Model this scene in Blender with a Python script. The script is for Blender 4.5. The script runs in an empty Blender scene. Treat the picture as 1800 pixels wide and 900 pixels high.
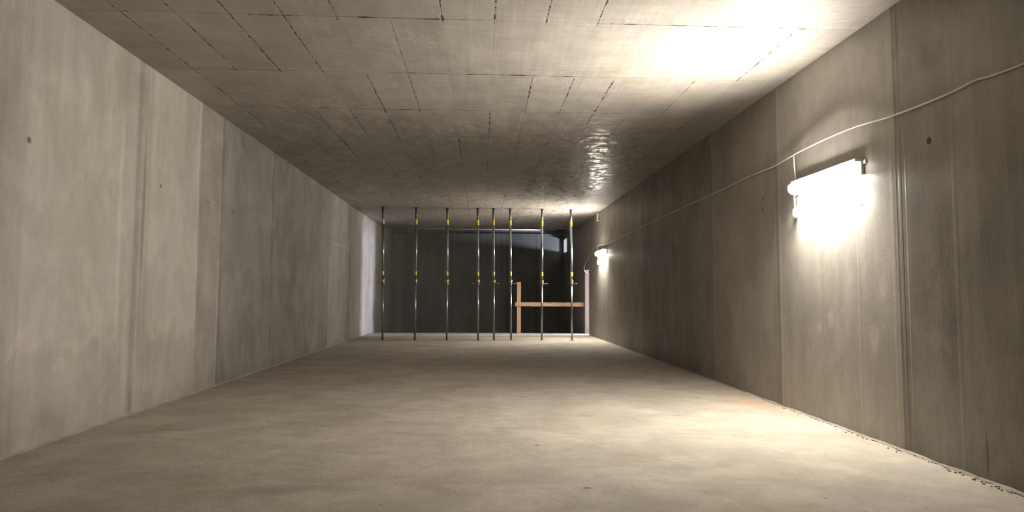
import bpy, bmesh, math, random
from mathutils import Vector, Matrix, noise as mnoise

random.seed(7)
sc = bpy.context.scene
COL = sc.collection

# ------------------------------------------------------------------ camera
EYE = 1.3475
F_PX, PITCH, YAW, ROLL = 1100.0, 0.06305, 0.04971, 0.00476
cy, sy = math.cos(YAW), math.sin(YAW)
fwd = Vector((sy*math.cos(PITCH), cy*math.cos(PITCH), math.sin(PITCH)))
r0 = Vector((cy, -sy, 0)); u0 = r0.cross(fwd)
right = math.cos(ROLL)*r0 + math.sin(ROLL)*u0
up = -math.sin(ROLL)*r0 + math.cos(ROLL)*u0
cam = bpy.data.cameras.new('camera')
cam.sensor_width = 36.0
cam.lens = F_PX/1800.0*36.0
cam.clip_start = 0.05
cam.clip_end = 200
camo = bpy.data.objects.new('camera', cam)
COL.objects.link(camo)
mw = Matrix((right, up, -fwd)).transposed().to_4x4()
mw.translation = Vector((0, 0, EYE))
camo.matrix_world = mw
sc.camera = camo

# ------------------------------------------------------------------ exposure, world, lamp levels
sc.view_settings.view_transform = 'Standard'
sc.view_settings.look = 'None'
sc.view_settings.gamma = 1.0
sc.view_settings.use_curve_mapping = False
sc.view_settings.exposure = -0.22
sc.cycles.use_denoising = True
sc.cycles.max_bounces = 14
sc.cycles.diffuse_bounces = 8
sc.cycles.sample_clamp_indirect = 8.0
sc.cycles.caustics_reflective = False
sc.cycles.caustics_refractive = False
w = bpy.data.worlds.new('world'); sc.world = w
w.use_nodes = True
w.node_tree.nodes['Background'].inputs[0].default_value = (0, 0, 0, 1)
w.node_tree.nodes['Background'].inputs[1].default_value = 0.0

LAMP_W = (120.0, 136.0, 118.0)                # watts of a strip lamp: up and out, straight out, down
LAMP_SPREAD = (125, 135, 140)
FAR_LAMP = 0.82                                # the far lamp is the weaker one
LAMP_GLOW = 145.0           # radiance of the lamp covers
LAMP_COL = (1.0, 0.935, 0.835)

def area(name, loc, size, power, col, direction):
    l = bpy.data.lights.new(name, 'AREA')
    l.shape = 'RECTANGLE'; l.size, l.size_y = size
    l.energy = power; l.color = col
    o = bpy.data.objects.new(name, l); COL.objects.link(o)
    o.location = loc
    o.rotation_euler = Vector(direction).to_track_quat('-Z', 'Y').to_euler()
    return o
# lamps of the room next door, behind the right wall: one lights through the doorway, one through the high slot
area('stairwell_lamp', (7.4, 21.85, 1.45), (0.25, 0.5), 1700, (0.76, 0.81, 1.0), (-1, 0, 0.08))
area('shaft_lamp', (6.6, 26.6, 2.85), (0.5, 0.35), 600, (0.70, 0.78, 1.0), (-1, 0.35, 0.25))

# ------------------------------------------------------------------ room dimensions
XL, XR, H = -3.882, 3.729, 4.0
Y0, YE, YC, YB = -9.0, 22.55, 24.95, 28.1    # back of the hall, floor edge, ceiling edge, end wall
ZP, ZT = -3.0, 4.75                          # pit floor, top of the shaft
TW = 0.30
DOOR = (21.45, 22.28, 2.25)                  # y, y, head height
SLOT = (27.0, 28.0, 3.26, 3.86)

# ------------------------------------------------------------------ shader helper
class G:
    def __init__(s, name):
        s.m = bpy.data.materials.new(name); s.m.use_nodes = True
        s.t = s.m.node_tree; s.n = s.t.nodes; s.n.clear()
        s.out = s.n.new('ShaderNodeOutputMaterial')
        s.b = s.n.new('ShaderNodeBsdfPrincipled')
        s.t.links.new(s.b.outputs[0], s.out.inputs[0])
        tc = s.n.new('ShaderNodeTexCoord'); s.obj = tc.outputs['Object']
        sx = s.n.new('ShaderNodeSeparateXYZ'); s.t.links.new(s.obj, sx.inputs[0])
        s.x, s.y, s.z = sx.outputs
    def put(s, sock, v):
        if isinstance(v, bpy.types.NodeSocket): s.t.links.new(v, sock)
        elif isinstance(v, (tuple, list)) and len(v) == 3 and sock.type == 'RGBA': sock.default_value = (*v, 1)
        else: sock.default_value = v
    def f(s, op, a, b=0.0, c=0.0):
        n = s.n.new('ShaderNodeMath'); n.operation = op
        s.put(n.inputs[0], a); s.put(n.inputs[1], b)
        if op in ('MULTIPLY_ADD', 'SMOOTH_MIN', 'SMOOTH_MAX'): s.put(n.inputs[2], c)
        return n.outputs[0]
    def add(s, *v):
        r = v[0]
        for q in v[1:]: r = s.f('ADD', r, q)
        return r
    def mul(s, *v):
        r = v[0]
        for q in v[1:]: r = s.f('MULTIPLY', r, q)
        return r
    def mx(s, *v):
        r = v[0]
        for q in v[1:]: r = s.f('MAXIMUM', r, q)
        return r
    def ramp(s, v, a, b, lo=0.0, hi=1.0):
        n = s.n.new('ShaderNodeMapRange'); n.interpolation_type = 'SMOOTHSTEP'; n.clamp = True
        s.put(n.inputs[0], v); n.inputs[1].default_value = a; n.inputs[2].default_value = b
        n.inputs[3].default_value = lo; n.inputs[4].default_value = hi
        return n.outputs[0]
    def band(s, v, pos, hw, soft):
        return s.ramp(s.f('ABSOLUTE', s.f('SUBTRACT', v, pos)), hw, hw+soft, 1.0, 0.0)
    def span(s, v, a, b, soft):
        return s.mul(s.ramp(v, a-soft, a+soft), s.ramp(v, b-soft, b+soft, 1.0, 0.0))
    def vec(s, x, y, z):
        n = s.n.new('ShaderNodeCombineXYZ')
        for i, q in enumerate((x, y, z)): s.put(n.inputs[i], q)
        return n.outputs[0]
    def scale(s, v, sxyz):
        n = s.n.new('ShaderNodeVectorMath'); n.operation = 'MULTIPLY'
        s.put(n.inputs[0], v); n.inputs[1].default_value = sxyz
        return n.outputs[0]
    def noise(s, sxyz, scale=1.0, detail=4.0, rough=0.55, dist=0.0, v=None):
        n = s.n.new('ShaderNodeTexNoise')
        s.put(n.inputs['Vector'], s.scale(v or s.obj, sxyz))
        n.inputs['Scale'].default_value = scale; n.inputs['Detail'].default_value = detail
        n.inputs['Roughness'].default_value = rough; n.inputs['Distortion'].default_value = dist
        return n.outputs[0]
    def white(s, v):
        n = s.n.new('ShaderNodeTexWhiteNoise'); n.noise_dimensions = '3D'; s.put(n.inputs[0], v)
        return n.outputs[0]
    def mix(s, fac, a, b):
        n = s.n.new('ShaderNodeMix'); n.data_type = 'RGBA'
        s.put(n.inputs[0], fac); s.put(n.inputs[6], a); s.put(n.inputs[7], b)
        return n.outputs[2]
    def gray(s, v):
        return s.vec(v, v, v)
    def tint(s, col, v):
        n = s.n.new('ShaderNodeVectorMath'); n.operation = 'SCALE'
        s.put(n.inputs[0], col); s.put(n.inputs[3], v)
        return n.outputs[0]
    def spot(s, u, v, cu, cv, ru, rv, soft=0.5):
        a = s.f('DIVIDE', s.f('SUBTRACT', u, cu), ru); b = s.f('DIVIDE', s.f('SUBTRACT', v, cv), rv)
        d = s.f('SQRT', s.add(s.mul(a, a), s.mul(b, b)))
        return s.ramp(d, 1.0-soft, 1.0+soft, 1.0, 0.0)
    def bump(s, h, dist=0.01, strength=1.0):
        n = s.n.new('ShaderNodeBump'); n.inputs['Distance'].default_value = dist
        n.inputs['Strength'].default_value = strength
        s.put(n.inputs['Height'], h)
        s.t.links.new(n.outputs[0], s.b.inputs['Normal'])
    def set(s, col=None, rough=None, metal=None, spec=None):
        if col is not None: s.put(s.b.inputs['Base Color'], col)
        if rough is not None: s.put(s.b.inputs['Roughness'], rough)
        if metal is not None: s.put(s.b.inputs['Metallic'], metal)
        if spec is not None: s.put(s.b.inputs['Specular IOR Level'], spec)
        return s.m

def plain(name, col, rough=0.5, metal=0.0, var=0.12, sc_=(9, 9, 9)):
    g = G(name)
    t = g.ramp(g.noise(sc_, 1.0, 4), 0.25, 0.75, 1-var, 1+var)
    return g.set(g.tint(col, t), rough, metal)

def concrete_wall(name, c1, c2, seams, tones, patches, holes, blobs, rusts=(), gloss=0.62, streak_amp=0.085):
    """formwork concrete on a plane x = const; seams (y, halfwidth, tone), tones (y0, y1, gain), blobs (y, z, ry, rz, gain)"""
    g = G(name)
    wob = g.mul(g.f('SUBTRACT', g.noise((0, 1.2, 2.0), 1.0, 4), 0.5), 0.05)
    yw = g.add(g.y, wob)
    big = g.noise((1, .55, .30), 1.0, 5, .6)
    mid = g.noise((1, 2.2, .9), 1.0, 5, .6, .4)
    streak = g.noise((1, 7.0, .22), 1.0, 5, .65)
    fine = g.noise((1, 30.0, .5), 1.0, 3, .6)
    grain = g.noise((1, 55, 40), 1.0, 3, .7)
    cloud = g.noise((1, 1.5, 1.1), 1.0, 7, .68, .8); smudge = g.noise((1, 5.5, 2.6), 1.0, 6, .7, .3)
    mask = g.ramp(g.noise((1, .7, .6), 1.0, 4), .42, .60)
    t = g.add(g.ramp(big, .3, .7, -.08, .08), g.ramp(mid, .3, .7, -.05, .05), g.ramp(cloud, .35, .68, -.11, .10), g.ramp(smudge, .35, .7, -.045, .045),
              g.mul(g.ramp(streak, .3, .72, -streak_amp, streak_amp), g.add(.25, mask)), g.ramp(fine, .3, .7, -.02, .02),
              g.ramp(grain, .25, .75, -.03, .03), 1.0)
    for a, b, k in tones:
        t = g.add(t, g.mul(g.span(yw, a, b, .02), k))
    for a, b, z0, z1, k in patches:
        zz = g.add(g.z, g.mul(g.f('SUBTRACT', g.noise((1, 2.4, 2.0), 1.0, 5, .65), .5), 1.1))
        yy = g.add(g.y, g.mul(g.f('SUBTRACT', g.noise((1, .8, 1.1), 1.0, 4, .6), .5), .22))
        body = g.mul(g.span(yy, a, b, .03), g.span(zz, z0, z1, .10))
        t = g.add(t, g.mul(body, k))
        t = g.add(t, g.mul(g.band(yy, b, .015, .03), g.span(zz, z0, z1, .15), .17))
        t = g.add(t, g.mul(g.band(zz, z0, .02, .10), g.span(yy, a, b, .08), .11))
    for y_, hw, k in seams:
        t = g.add(t, g.mul(g.band(g.add(g.y, g.mul(wob, .35)), y_, hw, hw*.9+.004), k))
    for y_, z_, ry, rz, k in blobs:
        t = g.add(t, g.mul(g.spot(g.add(g.y, wob), g.z, y_, z_, ry, rz, .45), k))
    for y_, z_, r in holes:
        t = g.add(t, g.mul(g.spot(g.add(g.y, g.mul(wob, .3)), g.z, y_, z_, r*.9, r, .35), -.75))
    # darker foot of the wall
    foot = g.ramp(g.add(g.z, g.mul(g.noise((1, 2.2, 1.2), 1.0, 5, .7), .7)), .30, .75, -.10, 0.0)
    t = g.add(t, foot)
    col = g.tint(g.mix(g.ramp(g.noise((1, .9, .5), 1.0, 5, .6), .35, .65), c1, c2), t)
    for y_, z_, ry, rz, k in rusts:
        col = g.mix(g.mul(g.spot(g.add(g.y, g.mul(wob, .4)), g.z, y_, z_, ry, rz, .5), g.ramp(streak, .25, .6, .4, 1), k), col, (.20, .145, .06))
    h = g.add(g.mul(mid, .6), g.mul(streak, .22), g.mul(smudge, .25), g.mul(grain, .18))
    for y_, hw, k in seams:
        h = g.add(h, g.mul(g.band(g.y, y_, hw*.5+.004, .012), -0.55 if k < 0 else 0.15))
    for y_, z_, r in holes:
        h = g.add(h, g.mul(g.spot(g.y, g.z, y_, z_, r, r, .3), -.8))
    g.bump(h, .006)
    rough = g.ramp(streak, .3, .7, gloss-.10, gloss+.10)
    return g.set(col, rough, 0.0, .4)

CW1, CW2 = (.308, .290, .248), (.336, .303, .278)
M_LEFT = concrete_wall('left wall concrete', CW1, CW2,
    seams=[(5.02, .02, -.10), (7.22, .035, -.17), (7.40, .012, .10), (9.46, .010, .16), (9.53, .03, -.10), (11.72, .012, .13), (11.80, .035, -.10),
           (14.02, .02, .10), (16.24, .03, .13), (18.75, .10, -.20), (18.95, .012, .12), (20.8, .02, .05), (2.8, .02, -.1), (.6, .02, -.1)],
    tones=[(-9, 5.48, -.10), (-9, 7.2, .05), (7.45, 8.75, .07), (8.78, 9.46, -.15), (9.46, 11.72, -.27), (11.72, 14.02, -.30), (14.02, 16.24, -.30), (16.24, 18.7, -.14), (18.95, 20.8, -.02), (20.8, 22.9, .04)],  # bay tones; middle bays darkened further for the dimness between the lamps
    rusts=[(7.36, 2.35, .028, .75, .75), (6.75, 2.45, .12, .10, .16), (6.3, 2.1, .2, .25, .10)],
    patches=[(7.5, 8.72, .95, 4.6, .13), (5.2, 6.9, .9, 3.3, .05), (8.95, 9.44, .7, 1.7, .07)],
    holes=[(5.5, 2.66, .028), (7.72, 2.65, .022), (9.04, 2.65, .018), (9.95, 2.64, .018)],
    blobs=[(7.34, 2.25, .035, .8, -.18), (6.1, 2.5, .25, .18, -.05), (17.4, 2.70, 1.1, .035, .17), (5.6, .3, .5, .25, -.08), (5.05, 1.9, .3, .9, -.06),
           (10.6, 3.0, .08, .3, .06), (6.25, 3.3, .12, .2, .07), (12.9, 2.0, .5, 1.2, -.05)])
M_RIGHT = concrete_wall('right wall concrete', (.30, .28, .248), (.325, .302, .265),
    seams=[(5.385, .011, -.34), (5.31, .03, -.05), (5.46, .02, .04), (7.61, .013, .28), (7.70, .03, -.06), (9.86, .011, .24), (12.07, .012, .05), (14.3, .02, -.14),
           (4.72, .014, .04), (6.0, .010, .035), (16.5, .02, -.1), (18.7, .02, -.06), (20.6, .02, .06), (3.1, .015, -.2), (.9, .015, -.2)],
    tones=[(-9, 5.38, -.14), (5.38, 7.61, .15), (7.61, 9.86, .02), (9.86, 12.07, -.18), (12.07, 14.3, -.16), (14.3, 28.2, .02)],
    patches=[], gloss=.52,
    holes=[(4.97, 2.65, .032), (8.06, 2.64, .018), (8.07, 2.51, .018), (5.83, 2.65, .02), (5.91, 2.24, .018), (12.3, 2.65, .02), (10.3, 2.65, .012)],
    blobs=[(5.64, 1.43, .055, .10, .20), (5.78, .98, .075, .12, .22), (5.80, .86, .05, .10, .15), (6.75, 1.02, .05, .065, .24), (6.52, 1.09, .05, .09, .20), (6.12, 1.55, .04, .08, .10),
           (4.89, 3.36, .16, .13, -.16), (4.5, .2, .012, .16, -.35), (7.06, 3.57, .05, .10, .12), (4.45, 1.6, .2, .6, -.08), (9.34, 1.13, .02, .03, -.1), (8.9, 1.6, .4, .6, .04)])
def end_concrete():
    g = G('end wall concrete')
    streak = g.noise((5.0, 1, .25), 1.0, 5, .65); big = g.noise((.6, 1, .5), 1.0, 5, .6); grain = g.noise((45, 45, 45), 1.0, 3, .7)
    t = g.add(1.0, g.ramp(streak, .3, .7, -.05, .05), g.ramp(big, .3, .7, -.10, .10), g.ramp(grain, .3, .7, -.05, .05))
    for x_ in (-3.45, -1.3, .95, 2.5):
        t = g.add(t, g.mul(g.band(g.x, x_, .03, .03), -.2))
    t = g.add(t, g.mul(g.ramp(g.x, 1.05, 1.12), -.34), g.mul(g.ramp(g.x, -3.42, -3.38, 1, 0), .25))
    t = g.add(t, g.mul(g.spot(g.x, g.z, .35, 2.25, .03, .04), -.5))
    g.bump(g.add(streak, g.mul(grain, .3)), .006)
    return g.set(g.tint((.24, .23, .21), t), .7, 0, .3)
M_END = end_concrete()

def ceiling_concrete():
    g = G('formwork board ceiling concrete')
    PX, PY, X0, YY0 = .503, 1.49, -1.90, 5.90
    wob = g.mul(g.f('SUBTRACT', g.noise((1.4, 1.4, 1), 1.0, 3), .5), .025)
    u = g.f('DIVIDE', g.f('SUBTRACT', g.add(g.x, wob), X0), PX)
    v = g.f('DIVIDE', g.f('SUBTRACT', g.add(g.y, wob), YY0), PY)
    def dist(q, p):          # distance to the nearest line, metres
        fr = g.f('FRACT', g.add(q, .5))
        return g.mul(g.f('ABSOLUTE', g.f('SUBTRACT', fr, .5)), p)
    du, dv = dist(u, PX), dist(v, PY)
    cell = g.vec(g.f('FLOOR', u), g.f('FLOOR', v), 0.0)
    rnd = g.white(cell)
    ln_u = g.vec(g.f('FLOOR', g.add(u, .5)), g.f('FLOOR', g.mul(g.y, .67)), 3.0)
    ln_v = g.vec(g.f('FLOOR', g.mul(g.x, .9)), g.f('FLOOR', g.add(v, .5)), 7.0)
    on_u, on_v = g.ramp(g.white(ln_u), .2, .95, .16, .9), g.ramp(g.white(ln_v), .1, .7, .25, 1.0)
    thin_u = g.mul(g.ramp(du, .002, .009, 1, 0), on_u)
    thin_v = g.mul(g.ramp(dv, .004, .014, 1, 0), on_v)
    chipn = g.noise((9, 8.5, 1), 1.0, 4, .72)
    chips_u = g.mul(g.ramp(g.f('SUBTRACT', du, g.mul(g.f('SUBTRACT', chipn, .5), .12)), -.002, .008, 1, 0), g.ramp(chipn, .50, .53), g.ramp(g.white(ln_u), .42, .5))
    chipv = g.noise((5, 9, 1), 1.0, 4, .72)
    chips_v = g.mul(g.ramp(g.f('SUBTRACT', dv, g.mul(g.f('SUBTRACT', chipv, .5), .10)), -.002, .010, 1, 0), g.ramp(chipv, .52, .55), g.ramp(g.white(ln_v), .45, .52))
    fin_u = g.mul(g.ramp(g.f('ABSOLUTE', g.f('SUBTRACT', du, .020)), .003, .010, 1, 0), g.ramp(chipn, .50, .56), g.ramp(g.white(ln_u), .35, .5), .14)
    edge = g.ramp(g.x, 3.25, 3.4, 1, 0)
    thin_u, chips_u, fin_u = g.mul(thin_u, edge), g.mul(chips_u, edge), g.mul(fin_u, edge)
    # board grain both ways, and pale worm-like marks of cement milk
    gx = g.noise((22, .9, 1), 1.0, 6, .75); gy = g.noise((1.0, 18, 1), 1.0, 6, .75)
    big = g.noise((.5, .5, 1), 1.0, 5, .6); mid = g.noise((2.6, 2.6, 1), 1.0, 5, .65)
    worm = g.mul(g.ramp(g.f('ABSOLUTE', g.f('SUBTRACT', g.noise((1.15, 1.15, 1), 1.0, 2, .5, 1.2), .5)), .003, .010, 1, 0), g.ramp(g.noise((.8, .8, 2), 1.0, 2), .50, .60))
    t = g.add(1.0, g.ramp(rnd, 0, 1, -.05, .05), g.ramp(gx, .32, .68, -.075, .075), g.ramp(gy, .32, .68, -.06, .06),
              g.ramp(big, .3, .7, -.08, .08), g.ramp(mid, .3, .7, -.05, .05), g.mul(worm, .17), fin_u)
    t = g.add(t, g.mul(g.mx(thin_u, thin_v), -.42), g.mul(g.mx(chips_u, chips_v), -.62))
    rust = g.mul(g.spot(g.x, g.y, 1.9, 7.6, .9, .9, .5), g.ramp(g.noise((3, 5, 1), 1.0, 4), .52, .62))
    t = g.f('MAXIMUM', t, .12)
    base = g.mix(g.ramp(mid, .35, .65), (.285, .262, .232), (.31, .284, .25))
    base = g.mix(g.mul(rust, .35), base, (.42, .30, .17))
    col = g.tint(base, t)
    h = g.add(g.mul(gx, .40), g.mul(gy, .35), g.mul(g.mx(thin_u, thin_v), -.25), g.mul(g.mx(chips_u, chips_v), -.6), g.mul(worm, .25), g.mul(g.noise((3.2, 2.4, 1), 1.0, 2), g.ramp(g.y, 7.0, 10.0), 7.0))
    g.bump(h, .004)
    # smooth shuttering skin: patches of it are nearly polished
    dash = g.mul(g.ramp(g.noise((5.5, 5.0, 1), 1.0, 4, .65), .46, .52), g.ramp(g.noise((1.6, 9, 1), 1.0, 4, .6), .40, .50), g.ramp(gx, .40, .50, .35, 1.0))
    area_ = g.mul(g.span(g.add(g.x, g.mul(g.f('SUBTRACT', mid, .5), .8)), .75, 2.9, .35), g.ramp(g.y, 7.8, 10.5))
    pol = g.mul(dash, area_)
    rough = g.f('SUBTRACT', g.ramp(gx, .3, .7, .44, .58), g.mul(pol, .34))
    return g.set(col, rough, 0, g.add(.40, g.mul(pol, .25)))
M_CEIL = ceiling_concrete()

def floor_concrete():
    g = G('dusty screed floor')
    big = g.noise((.45, .45, 1), 1.0, 5, .6); mid = g.noise((1.5, 1.9, 1), 1.0, 6, .68, .5)
    sm = g.noise((6, 7, 1), 1.0, 5, .7); grain = g.noise((60, 60, 1), 1.0, 3, .7)
    t = g.add(1.0, g.ramp(big, .3, .7, -.08, .08), g.ramp(mid, .3, .7, -.09, .09), g.ramp(sm, .3, .7, -.05, .05), g.ramp(grain, .3, .7, -.05, .05))
    stains = g.mul(g.ramp(g.noise((1.1, 2.0, 1), 1.0, 5, .7), .60, .70), g.ramp(g.noise((4, 6, 1), 1.0, 4), .45, .62))
    t = g.add(t, g.mul(stains, -.20))
    specks = g.mul(g.ramp(g.noise((17, 24, 1), 1.0, 2, .5), .715, .75), -.42)
    t = g.add(t, specks)
    for x_, y_, rx, ry, k in ((-3.02, 6.49, .22, .05, -.22), (.58, 8.41, .05, .03, -.5), (.52, 5.72, .025, .02, -.6), (.76, 4.46, .03, .02, -.6), (-1.3, 4.5, .35, .10, -.12)):
        t = g.add(t, g.mul(g.spot(g.x, g.y, x_, y_, rx, ry, .5), k))
    t = g.add(t, g.mul(g.band(g.y, 18.95, .015, .02), g.span(g.x, -2.7, 1.6, .3), -.18))
    base = g.mix(g.ramp(mid, .35, .65), (.355, .318, .268), (.385, .345, .29))
    base = g.mix(g.mul(g.ramp(g.noise((.8, .8, 3), 1.0, 5, .6), .45, .7), .45), base, (.33, .265, .205))
    rust = g.mul(g.spot(g.add(g.x, g.mul(g.f('SUBTRACT', mid, .5), .3)), g.y, 3.52, 8.0, .16, 1.25, .5), g.ramp(mid, .35, .6))
    base = g.mix(g.mul(rust, .42), base, (.50, .27, .13))
    g.bump(g.add(g.mul(mid, .6), g.mul(sm, .35), g.mul(grain, .2), g.mul(big, 1.2)), .018)
    return g.set(g.tint(base, t), .88, 0, .25)
M_FLOOR = floor_concrete()

M_PITC = plain('pit concrete', (.24, .225, .20), .8, 0, .15, (3, 3, .8))
M_NEXT = plain('plastered concrete next door', (.46, .43, .41), .8, 0, .08, (3, 3, 1))

# ------------------------------------------------------------------ mesh helpers
def link(name, bm, mat, parent=None, smooth=False, bevel=0.0):
    me = bpy.data.meshes.new(name); bm.normal_update(); bm.to_mesh(me); bm.free()
    if smooth:
        for p in me.polygons: p.use_smooth = True
    o = bpy.data.objects.new(name, me); COL.objects.link(o)
    if mat: me.materials.append(mat)
    if parent: o.parent = parent
    if bevel:
        b = o.modifiers.new('bevel', 'BEVEL'); b.width = bevel; b.segments = 2; b.limit_method = 'ANGLE'
    return o

def box(bm, a, b):
    x0, y0, z0 = a; x1, y1, z1 = b
    v = [bm.verts.new(p) for p in ((x0,y0,z0),(x1,y0,z0),(x1,y1,z0),(x0,y1,z0),(x0,y0,z1),(x1,y0,z1),(x1,y1,z1),(x0,y1,z1))]
    for q in ((3,2,1,0),(4,5,6,7),(0,1,5,4),(1,2,6,5),(2,3,7,6),(3,0,4,7)): bm.faces.new([v[i] for i in q])

def tube(bm, pts, rad, seg=10, cap=True):
    """tube of radius rad (number or list) along pts"""
    pts = [Vector(p) for p in pts]; rings = []
    ref = Vector((0, 0, 1))
    for i, p in enumerate(pts):
        d = (pts[min(i+1, len(pts)-1)] - pts[max(i-1, 0)]).normalized()
        a = ref if abs(d.dot(ref)) < .95 else Vector((1, 0, 0))
        s = d.cross(a).normalized(); t = s.cross(d)
        r = rad[i] if isinstance(rad, (list, tuple)) else rad
        rings.append([bm.verts.new(p + r*(math.cos(k*2*math.pi/seg)*s + math.sin(k*2*math.pi/seg)*t)) for k in range(seg)])
    for A, B in zip(rings, rings[1:]):
        for k in range(seg): bm.faces.new((A[k], A[(k+1) % seg], B[(k+1) % seg], B[k]))
    if cap:
        bm.faces.new(rings[0][::-1]); bm.faces.new(rings[-1])
    bmesh.ops.recalc_face_normals(bm, faces=bm.faces[:])

def prism_y(bm, prof, y0, y1):
    a = [bm.verts.new((x, y0, z)) for x, z in prof]; b = [bm.verts.new((x, y1, z)) for x, z in prof]
    n = len(prof)
    for k in range(n): bm.faces.new((a[k], a[(k+1) % n], b[(k+1) % n], b[k]))
    bm.faces.new(a); bm.faces.new(b[::-1])
    bmesh.ops.recalc_face_normals(bm, faces=bm.faces[:])

def struct(name, bm, mat, label=None, **k):
    o = link(name, bm, mat, **k); o['kind'] = 'structure'
    if label: o['label'] = label
    return o

def thing(name, loc, label, cat, group=None):
    o = bpy.data.objects.new(name, None); COL.objects.link(o)
    o.location = loc; o['label'] = label; o['category'] = cat
    o.empty_display_size = .1
    if group: o['group'] = group
    return o

def tag(o, label, cat, group=None, kind=None):
    o['label'] = label; o['category'] = cat
    if group: o['group'] = group
    if kind: o['kind'] = kind
    return o

# ------------------------------------------------------------------ the setting
bm = bmesh.new(); box(bm, (XL, Y0, -.35), (XR, YE, 0))
box(bm, (XR, DOOR[0], -.35), (XR+TW, DOOR[1], 0))
struct('floor', bm, M_FLOOR, 'dusty beige concrete floor ending at a straight edge above the pit')
bm = bmesh.new(); box(bm, (XL, Y0, H), (XR, YC, H+.40))
struct('ceiling', bm, M_CEIL, 'board-marked concrete ceiling with a grid of panel joints')
bm = bmesh.new(); box(bm, (XL, YC, ZT), (XR, YB, ZT+.3))
struct('ceiling_shaft', bm, M_END, 'raised ceiling above the pit')
bm = bmesh.new(); box(bm, (XL-TW, Y0-TW, ZP), (XL, YB+TW, ZT+.3))
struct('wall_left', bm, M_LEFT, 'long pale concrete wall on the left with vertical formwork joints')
bm = bmesh.new(); x0, x1 = XR, XR+TW
box(bm, (x0, Y0-TW, ZP), (x1, DOOR[0], ZT+.3))
box(bm, (x0, DOOR[0], DOOR[2]), (x1, DOOR[1], ZT+.3)); box(bm, (x0, DOOR[0], ZP), (x1, DOOR[1], -.35))
box(bm, (x0, DOOR[1], ZP), (x1, SLOT[0], ZT+.3))
box(bm, (x0, SLOT[0], ZP), (x1, SLOT[1], SLOT[2])); box(bm, (x0, SLOT[0], SLOT[3]), (x1, SLOT[1], ZT+.3))
box(bm, (x0, SLOT[1], ZP), (x1, YB+TW, ZT+.3))
struct('wall_right', bm, M_RIGHT, 'long grey concrete wall on the right carrying the lamps and the cable')
bm = bmesh.new(); box(bm, (XL, YB, ZP), (XR, YB+TW, ZT+.3))
struct('wall_end', bm, M_END, 'dark concrete end wall behind the props')
bm = bmesh.new(); box(bm, (XL, Y0-TW, 0), (XR, Y0, H+.4))
struct('wall_behind', bm, M_END)
bm = bmesh.new(); box(bm, (XL, YE-.3, ZP), (XR, YE, -.35))
struct('wall_pit', bm, M_PITC)
bm = bmesh.new(); box(bm, (XL, YE, ZP-.3), (XR, YB, ZP))
struct('floor_pit', bm, M_PITC)
# room next door
AX0, AX1, AY0, AY1 = XR+TW, 8.6, 20.3, 28.4
bm = bmesh.new(); box(bm, (AX0, AY0, -.35), (AX1, AY1, 0)); struct('floor_adjoining', bm, M_FLOOR)
bm = bmesh.new(); box(bm, (AX0, AY0, 4.3), (AX1, AY1, 4.6)); struct('ceiling_adjoining', bm, M_NEXT)
bm = bmesh.new(); box(bm, (AX1, AY0, -.35), (AX1+.2, AY1, 4.6)); box(bm, (AX0, AY0-.2, -.35), (AX1+.2, AY0, 4.6)); box(bm, (AX0, AY1, -.35), (AX1+.2, AY1+.2, 4.6))
box(bm, (AX0, 23.6, 0), (AX1, 23.75, 4.3))
struct('wall_adjoining', bm, M_NEXT)
# pale lining of the far jamb of the doorway
M_JAMB = plain('pale lining board', (.22, .165, .125), .75, 0, .10, (8, 8, 2))
bm = bmesh.new(); box(bm, (XR+.005, DOOR[1]-.018, 0), (XR+TW-.01, DOOR[1]-.001, DOOR[2]-.004))
struct('door_1', bm, M_JAMB, 'pale lining board on the far jamb of the doorway')

# mortar fillet along the foot of the left wall
bm = bmesh.new(); prev = None
n = 420
for i in range(n+1):
    y = 1.0 + (YE-1.02)*i/n
    k = mnoise.noise(Vector((y*2.3, 0, 0)))*.5 + mnoise.noise(Vector((y*9.0, 3, 0)))*.3 + mnoise.noise(Vector((y*27.0, 3, 0)))*.2
    wd, ht = .020*(1+.9*k), .020*(1+1.1*k)
    ring = [bm.verts.new(p) for p in ((XL-.002, y, ht), (XL+wd*.45, y, ht*.55), (XL+wd, y, .001))]
    if prev:
        for a in range(2): bm.faces.new((prev[a], prev[a+1], ring[a+1], ring[a]))
    prev = ring
bmesh.ops.recalc_face_normals(bm, faces=bm.faces[:])
struct('trim_1', bm, plain('mortar fillet', (.27, .24, .20), .9, 0, .2, (5, 5, 5)), 'rough mortar fillet along the foot of the left wall', smooth=True)
# ragged mortar lip along the foot of the right wall
bm = bmesh.new(); prev = None
for i in range(n+1):
    y = 1.0 + (DOOR[0]-1.02)*i/n
    k = mnoise.noise(Vector((y*3.1, 7, 0)))*.5 + mnoise.noise(Vector((y*11.0, 5, 0)))*.3 + mnoise.noise(Vector((y*31.0, 1, 0)))*.3
    wd, ht = .022*(1+1.0*k), .016*(1+1.1*k)
    ring = [bm.verts.new(p) for p in ((XR+.002, y, max(ht, .001)), (XR-wd*.5, y, max(ht*.6, .001)), (XR-max(wd, .003), y, .001))]
    if prev:
        for a in range(2): bm.faces.new((prev[a], ring[a], ring[a+1], prev[a+1]))
    prev = ring
bmesh.ops.recalc_face_normals(bm, faces=bm.faces[:])
struct('trim_2', bm, plain('mortar lip', (.27, .24, .20), .9, 0, .2, (5, 5, 5)), 'ragged mortar lip along the foot of the right wall', smooth=True)

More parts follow.
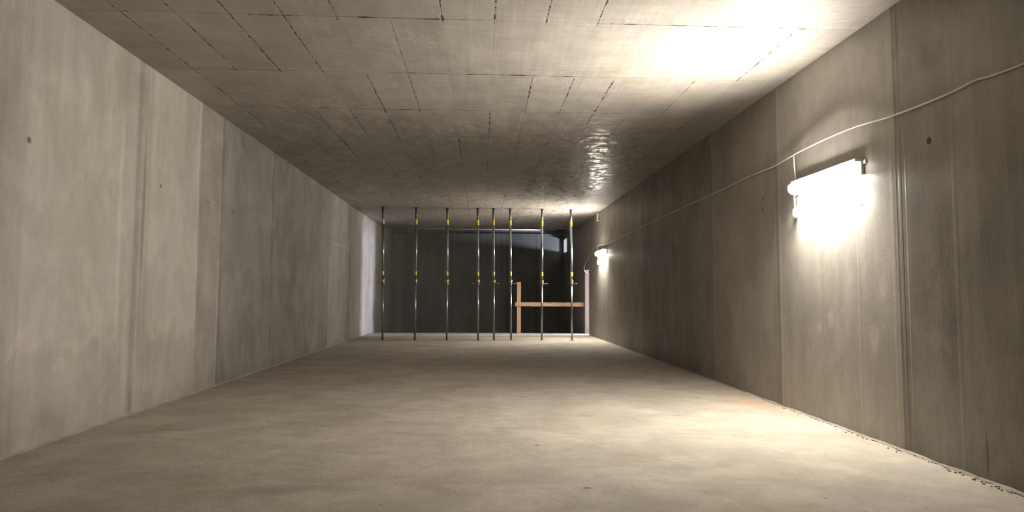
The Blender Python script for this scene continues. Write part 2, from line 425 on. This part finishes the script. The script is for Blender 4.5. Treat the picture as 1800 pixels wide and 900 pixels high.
# ------------------------------------------------------------------ steel props
M_GALV = plain('galvanised steel', (.27, .28, .285), .30, .9, .15, (20, 20, 4))
M_DARK = plain('weathered steel', (.16, .145, .13), .55, .6, .2, (20, 20, 6))
M_ZINC = plain('yellow passivated zinc', (.42, .34, .17), .42, .7, .15, (40, 40, 40))
def sticker_mat():
    g = G('yellow sticker with dark print')
    ang = g.f('ARCTAN2', g.y, g.x)
    ink = g.mul(g.ramp(g.noise((60, 60, 90), 1.0, 2), .46, .52), g.span(g.z, .02, .085, .006), g.ramp(g.f('ABSOLUTE', g.add(ang, 1.9)), .45, .55, 1, 0))
    return g.set(g.mix(ink, (.70, .60, .05), (.07, .06, .03)), .45)
M_STICK = sticker_mat()
M_PALE = plain('pale worn sticker', (.42, .40, .33), .5, 0, .2, (40, 40, 40))
M_AMBER = plain('amber sticker', (.62, .42, .10), .5, 0, .15, (40, 40, 40))

def make_prop():
    root = thing('steel_prop', (0, 0, 0), 'x', 'steel prop', 'steel props standing between floor and ceiling')
    bm = bmesh.new(); box(bm, (-.06, -.06, 0), (.06, .06, .008)); link('base_plate', bm, M_DARK, root, bevel=.002)
    bm = bmesh.new(); tube(bm, [(0, 0, .008), (0, 0, 1.75)], .0275, 20); link('inner_tube', bm, M_GALV, root, smooth=False)
    bm = bmesh.new(); tube(bm, [(0, 0, 1.80), (0, 0, 3.60)], .038, 24); link('outer_tube', bm, M_GALV, root)
    bm = bmesh.new(); tube(bm, [(0, 0, 3.60), (0, 0, 3.992)], .036, 24); link('tube_head', bm, M_DARK, root)
    bm = bmesh.new(); box(bm, (-.065, -.065, 3.992), (.065, .065, 4.0)); link('head_plate', bm, M_DARK, root, bevel=.002)
    # adjusting nut: flanged ring
    bm = bmesh.new(); tube(bm, [(0, 0, 1.735), (0, 0, 1.745), (0, 0, 1.75), (0, 0, 1.785), (0, 0, 1.79), (0, 0, 1.81)], [.045, .048, .046, .046, .058, .058], 20)
    nut = link('adjusting_nut', bm, M_ZINC, root)
    bm = bmesh.new(); tube(bm, [(0, 0, 1.66), (0, 0, 1.735)], .041, 20); link('thread_sleeve', bm, M_DARK, root)
    # G-hook pin through the tube
    bm = bmesh.new(); tube(bm, [(-.07, 0, 1.70), (.05, 0, 1.70), (.14, .0, 1.715), (.172, .0, 1.71), (.180, 0, 1.70)], .0145, 8)
    link('pin_handle', bm, M_GALV, root, smooth=True)
    for z in (3.48, 1.95):
        bm = bmesh.new(); seg = 24; r = .0392; hgt = .16 if z > 3 else .115
        lo = [bm.verts.new((r*math.cos(k*2*math.pi/seg), r*math.sin(k*2*math.pi/seg), 0)) for k in range(seg)]
        hi = [bm.verts.new((v.co.x, v.co.y, hgt)) for v in lo]
        for k in range(seg): bm.faces.new((lo[k], lo[(k+1) % seg], hi[(k+1) % seg], hi[k]))
        s = link('yellow_sticker', bm, M_STICK, root); s.location = (0, 0, z); s['label'] = 'yellow sticker with dark print'
    for o in root.children:
        if o.name.split('.')[0] in ('inner_tube', 'outer_tube', 'tube_head'):
            for p in o.data.polygons: p.use_smooth = len(p.vertices) == 4
    return root

PROPS = [  # x at foot, x at head, pin direction (degrees), label
    (-2.92, -2.97, 185, 'steel prop nearest the left wall, its pin pointing left'),
    (-1.96, -1.97, 160, 'steel prop second from the left wall, its short pin pointing left'),
    (-1.01, -1.03, 60, 'steel prop third from the left wall, left of the close-set pair'),
    (-0.07, -0.11, 190, 'left prop of the close-set pair at the middle, its long pin pointing left'),
    (0.41, 0.37, -35, 'right prop of the close-set pair at the middle, with a pale worn lower sticker'),
    (0.93, 0.88, 5, 'steel prop just left of the timber guardrail post, its long pin pointing at the post'),
    (1.86, 1.86, 12, 'steel prop crossing the middle of the timber guard rail'),
    (2.78, 2.75, -40, 'steel prop nearest the right wall and its far lamp, with the brightest shine'),
]
proto = make_prop()
PY_ = 19.0
for i, (xf, xh, ang, lab) in enumerate(PROPS):
    if i == 0: o = proto
    else:
        o = proto.copy(); COL.objects.link(o)
        for ch in list(proto.children):
            c = ch.copy(); COL.objects.link(c); c.parent = o
    o.location = (xf, PY_, 0.0)
    o['label'] = lab
    o.rotation_euler = (0, math.atan2(xh-xf, H), 0)
    for ch in o.children:
        if i == 4 and ch.name.startswith('yellow_sticker'):
            low = ch.location.z < 3
            ch.data = ch.data.copy(); ch.data.materials[0] = M_PALE if low else M_AMBER
            ch.name = 'sticker'; ch['label'] = 'pale worn sticker' if low else 'amber sticker'
        if ch.name.startswith('pin_handle'): ch.rotation_euler = (0, 0, math.radians(ang))

# ------------------------------------------------------------------ timber guard rail at the floor edge
def wood_mat(name, along):
    g = G(name)
    sx = (1.5, 14, 14) if along == 'x' else (14, 14, 1.5)
    gr = g.noise(sx, 1.0, 6, .65, .6); kn = g.noise((5, 5, 5), 1.0, 3)
    col = g.mix(g.ramp(gr, .3, .7), (.36, .225, .12), (.52, .345, .19))
    col = g.mix(g.ramp(kn, .66, .72, 0, .6), col, (.22, .12, .06))
    g.bump(gr, .003)
    return g.set(col, .65, 0, .3)
M_WX, M_WZ = wood_mat('pine board horizontal', 'x'), wood_mat('pine board upright', 'z')
YG = 22.42
rail = thing('timber_guardrail', (1.37, YG, 0), 'pine plank guard rail with one upright post at the floor edge', 'guard rail')
bm = bmesh.new(); box(bm, (-.068, .0, 0), (.068, .03, 1.83)); link('upright_post', bm, M_WZ, rail, bevel=.003)
bm = bmesh.new(); box(bm, (-.135, -.031, .965), (XR-.002-1.37, -.001, 1.105)); link('rail_board', bm, M_WX, rail, bevel=.003)

# ------------------------------------------------------------------ wall lamps
def emit(name, strength):
    g = G(name); g.n.remove(g.b)
    e = g.n.new('ShaderNodeEmission'); e.inputs[0].default_value = (*LAMP_COL, 1); e.inputs[1].default_value = strength
    g.t.links.new(e.outputs[0], g.out.inputs[0])
    return g.m
M_GLOW, M_GLOWEND = emit('lit lamp cover', LAMP_GLOW), emit('lit end of the lamp cover', 12.0)
M_WHITE = plain('white lamp plastic', (.80, .79, .77), .4, 0, .03)
M_TRAY = plain('pale grey lamp tray', (.60, .60, .58), .45, 0, .03)
M_CABLE = plain('white pvc cable', (.66, .63, .58), .45, 0, .06)

def make_lamp(yc, ztop, gain, label, half=.635):
    root = thing('strip_lamp', (XR-.003, yc, ztop), label, 'strip lamp', 'strip lamps on the right wall')
    tray = [(0, -.16), (0, -.015), (-.012, 0), (-.080, 0), (-.090, -.010), (-.092, -.035), (-.028, -.035), (-.028, -.16)]
    bm = bmesh.new(); prism_y(bm, tray, -half, half); link('lamp_tray', bm, M_TRAY, root)
    cover = [(-.029, -.037), (-.093, -.037), (-.110, -.042), (-.128, -.060), (-.136, -.090), (-.126, -.130), (-.104, -.150), (-.075, -.162), (-.029, -.163)]
    bm = bmesh.new(); prism_y(bm, cover, -half+.02, half-.02)
    c = link('lamp_cover', bm, M_GLOW, root); c.data.materials.append(M_GLOWEND)
    for p in c.data.polygons: p.material_index = int(abs(p.normal.y) > .9)
    c['label'] = 'glowing white cover'
    for (dx, dz, wd), d, P, sp in zip(((-.129, -.060, .050), (-.141, -.100, .050), (-.100, -.166, .060)), ((-.80, 0, .60), (-1, 0, 0), (-.35, 0, -.94)), LAMP_W, LAMP_SPREAD):
        l = bpy.data.lights.new('lamp_light', 'AREA'); l.shape = 'RECTANGLE'; l.size, l.size_y = wd, 2*half-.06
        l.energy = P*gain; l.color = LAMP_COL; l.spread = math.radians(sp)
        lo = bpy.data.objects.new('lamp_light', l); COL.objects.link(lo); lo.parent = root
        lo.location = (dx, 0, dz)
        zv = -Vector(d).normalized(); yv = Vector((0, 1, 0)); xv = yv.cross(zv)
        lo.rotation_euler = Matrix((xv, yv, zv)).transposed().to_euler()
    for s in (-1, 1):                                   # closing clips and the fixing lugs
        bm = bmesh.new(); box(bm, (-.100, s*.40-.018, -.045), (-.088, s*.40+.018, -.008)); link('cover_clip', bm, M_WHITE, root, bevel=.002)
        bm = bmesh.new(); box(bm, (-.012, s*half-.022 + s*.022, -.06), (0, s*half+.022 + s*.022, -.02)); link('fixing_lug', bm, M_TRAY, root, bevel=.002)
    # pigtail with a coupling hanging from the far end
    bm = bmesh.new(); tube(bm, [(-.05, half-.03, -.155), (-.045, half+.015, -.165), (-.03, half+.03, -.20), (-.028, half+.028, -.27), (-.03, half+.026, -.33)], .008, 8)
    link('pigtail', bm, M_WHITE, root, smooth=True)
    bm = bmesh.new(); tube(bm, [(-.03, half+.026, -.32), (-.03, half+.026, -.335), (-.03, half+.026, -.40), (-.03, half+.026, -.43)], [.014, .024, .026, .020], 14)
    link('coupling', bm, M_WHITE, root, smooth=True)
    return root
make_lamp(6.495, 2.705, 1.0, 'large glaring strip lamp on the right wall, nearest the viewer')
make_lamp(18.93, 2.760, FAR_LAMP, 'small distant glaring strip lamp on the right wall beside the props')

# ------------------------------------------------------------------ cable along the right wall
def smooth_pts(pts, k=6):
    out = []
    P = [Vector(p) for p in pts]
    for i in range(len(P)-1):
        p0, p1, p2, p3 = P[max(i-1, 0)], P[i], P[i+1], P[min(i+2, len(P)-1)]
        for j in range(k):
            t = j/k
            out.append(.5*((2*p1)+(p2-p0)*t+(2*p0-5*p1+4*p2-p3)*t*t+(3*p1-p0-3*p2+p3)*t**3))
    out.append(P[-1]); return out
CB = [(.012, 1.6, 2.96), (.012, 3.0, 2.93), (.012, 4.02, 2.955), (.014, 4.33, 2.97), (.014, 4.46, 2.985), (.016, 4.75, 2.97), (.020, 5.35, 2.985), (.035, 5.78, 3.02), (.050, 5.98, 3.03),
      (.055, 6.48, 3.035), (.035, 7.12, 3.03), (.022, 7.66, 3.0), (.014, 8.16, 3.01), (.013, 8.72, 3.01), (.012, 9.84, 2.99), (.012, 11.28, 2.985), (.012, 12.75, 2.965),
      (.012, 14.12, 2.945), (.012, 16.5, 2.915), (.012, 18.15, 2.885), (.014, 19.2, 2.93), (.016, 19.64, 2.95), (.014, 20.1, 2.93), (.03, 20.9, 2.75), (.07, 21.5, 2.55), (.08, 21.95, 2.36), (.03, 22.15, 2.24),
      (-.06, 22.2, 2.16), (-.20, 22.1, 2.03), (-.33, 22.0, 1.92), (-.6, 21.9, 1.3)]
CB = [(XR-d, y, z) for d, y, z in CB]
cab = thing('cable', (XR, 7.0, 3.0), 'white cable strung along the right wall from lamp to lamp into the doorway', 'cable')
off = -Vector(cab.location)
bm = bmesh.new(); tube(bm, [p+off for p in smooth_pts(CB)], .0078, 8); link('main_run', bm, M_CABLE, cab, smooth=True)
for (y, z, zt) in ((7.16, 3.028, 2.705), (19.62, 2.949, 2.760)):
    bm = bmesh.new()
    tube(bm, [p+off for p in smooth_pts([(XR-.035, y, z), (XR-.037, y-.012, z-.05), (XR-.036, y-.022, z-.17), (XR-.036, y-.05, zt+.003)])], .008, 8)
    link('lamp_drop', bm, M_CABLE, cab, smooth=True)

# white conduit stub high on the wall above the far lamp
cs = thing('conduit_stub', (XR, 19.6, 3.72), 'short white conduit stub high on the right wall above the far lamp', 'conduit')
bm = bmesh.new(); tube(bm, [(-.035, 0, .03), (-.035, 0, .25)], .030, 16); link('pipe', bm, M_WHITE, cs, smooth=False)
bm = bmesh.new(); box(bm, (-.066, -.045, .0), (0, .045, .035)); link('bracket', bm, M_TRAY, cs, bevel=.003)

# dark steel beam across the shaft in front of the end wall
bm = bmesh.new()
bx = thing('shaft_beam', (0, 27.75, 4.08), 'dark horizontal beam across the top of the dark end wall', 'beam')
x0, x1 = XL+.002, XR-.002
box(bm, (x0, -.07, 0), (x1, .07, .016)); box(bm, (x0, -.07, .144), (x1, .07, .16)); box(bm, (x0, -.006, .016), (x1, .006, .144))
link('steel_section', bm, M_PITC, bx)
pp = thing('shaft_light_strip', (0, 27.70, 4.285), 'pale thin tube added for the strip of light just above the dark beam', 'pipe')  # added white tube standing in for the lit strip above the beam
bm = bmesh.new(); tube(bm, [(x0, 0, 0), (3.3, 0, 0)], .040, 14); link('strip_run', bm, M_WHITE, pp, smooth=True)
bm = bmesh.new(); tube(bm, [(3.3, 0, 0), (3.36, 0, 0)], .048, 14); link('strip_socket', bm, M_TRAY, pp)

# crumbs of concrete lying along the foot of the right wall
bm = bmesh.new()
for i in range(420):
    y = 3.6 + 9.5*random.random()**1.4; d = abs(random.gauss(0, .035))+.006; r = random.uniform(.003, .011)
    M = Matrix.Translation((XR-d-r, y, r*.55)) @ Matrix.Rotation(random.random()*6, 4, 'Z') @ Matrix.Diagonal((r*random.uniform(.8, 1.6), r, r*.75, 1))
    bmesh.ops.create_icosphere(bm, subdivisions=1, radius=1, matrix=M)
tag(link('concrete_crumbs', bm, plain('crumb concrete', (.36, .32, .265), .9, 0, .25, (12, 12, 12))), 'loose concrete crumbs lying along the foot of the right wall', 'rubble', kind='stuff')
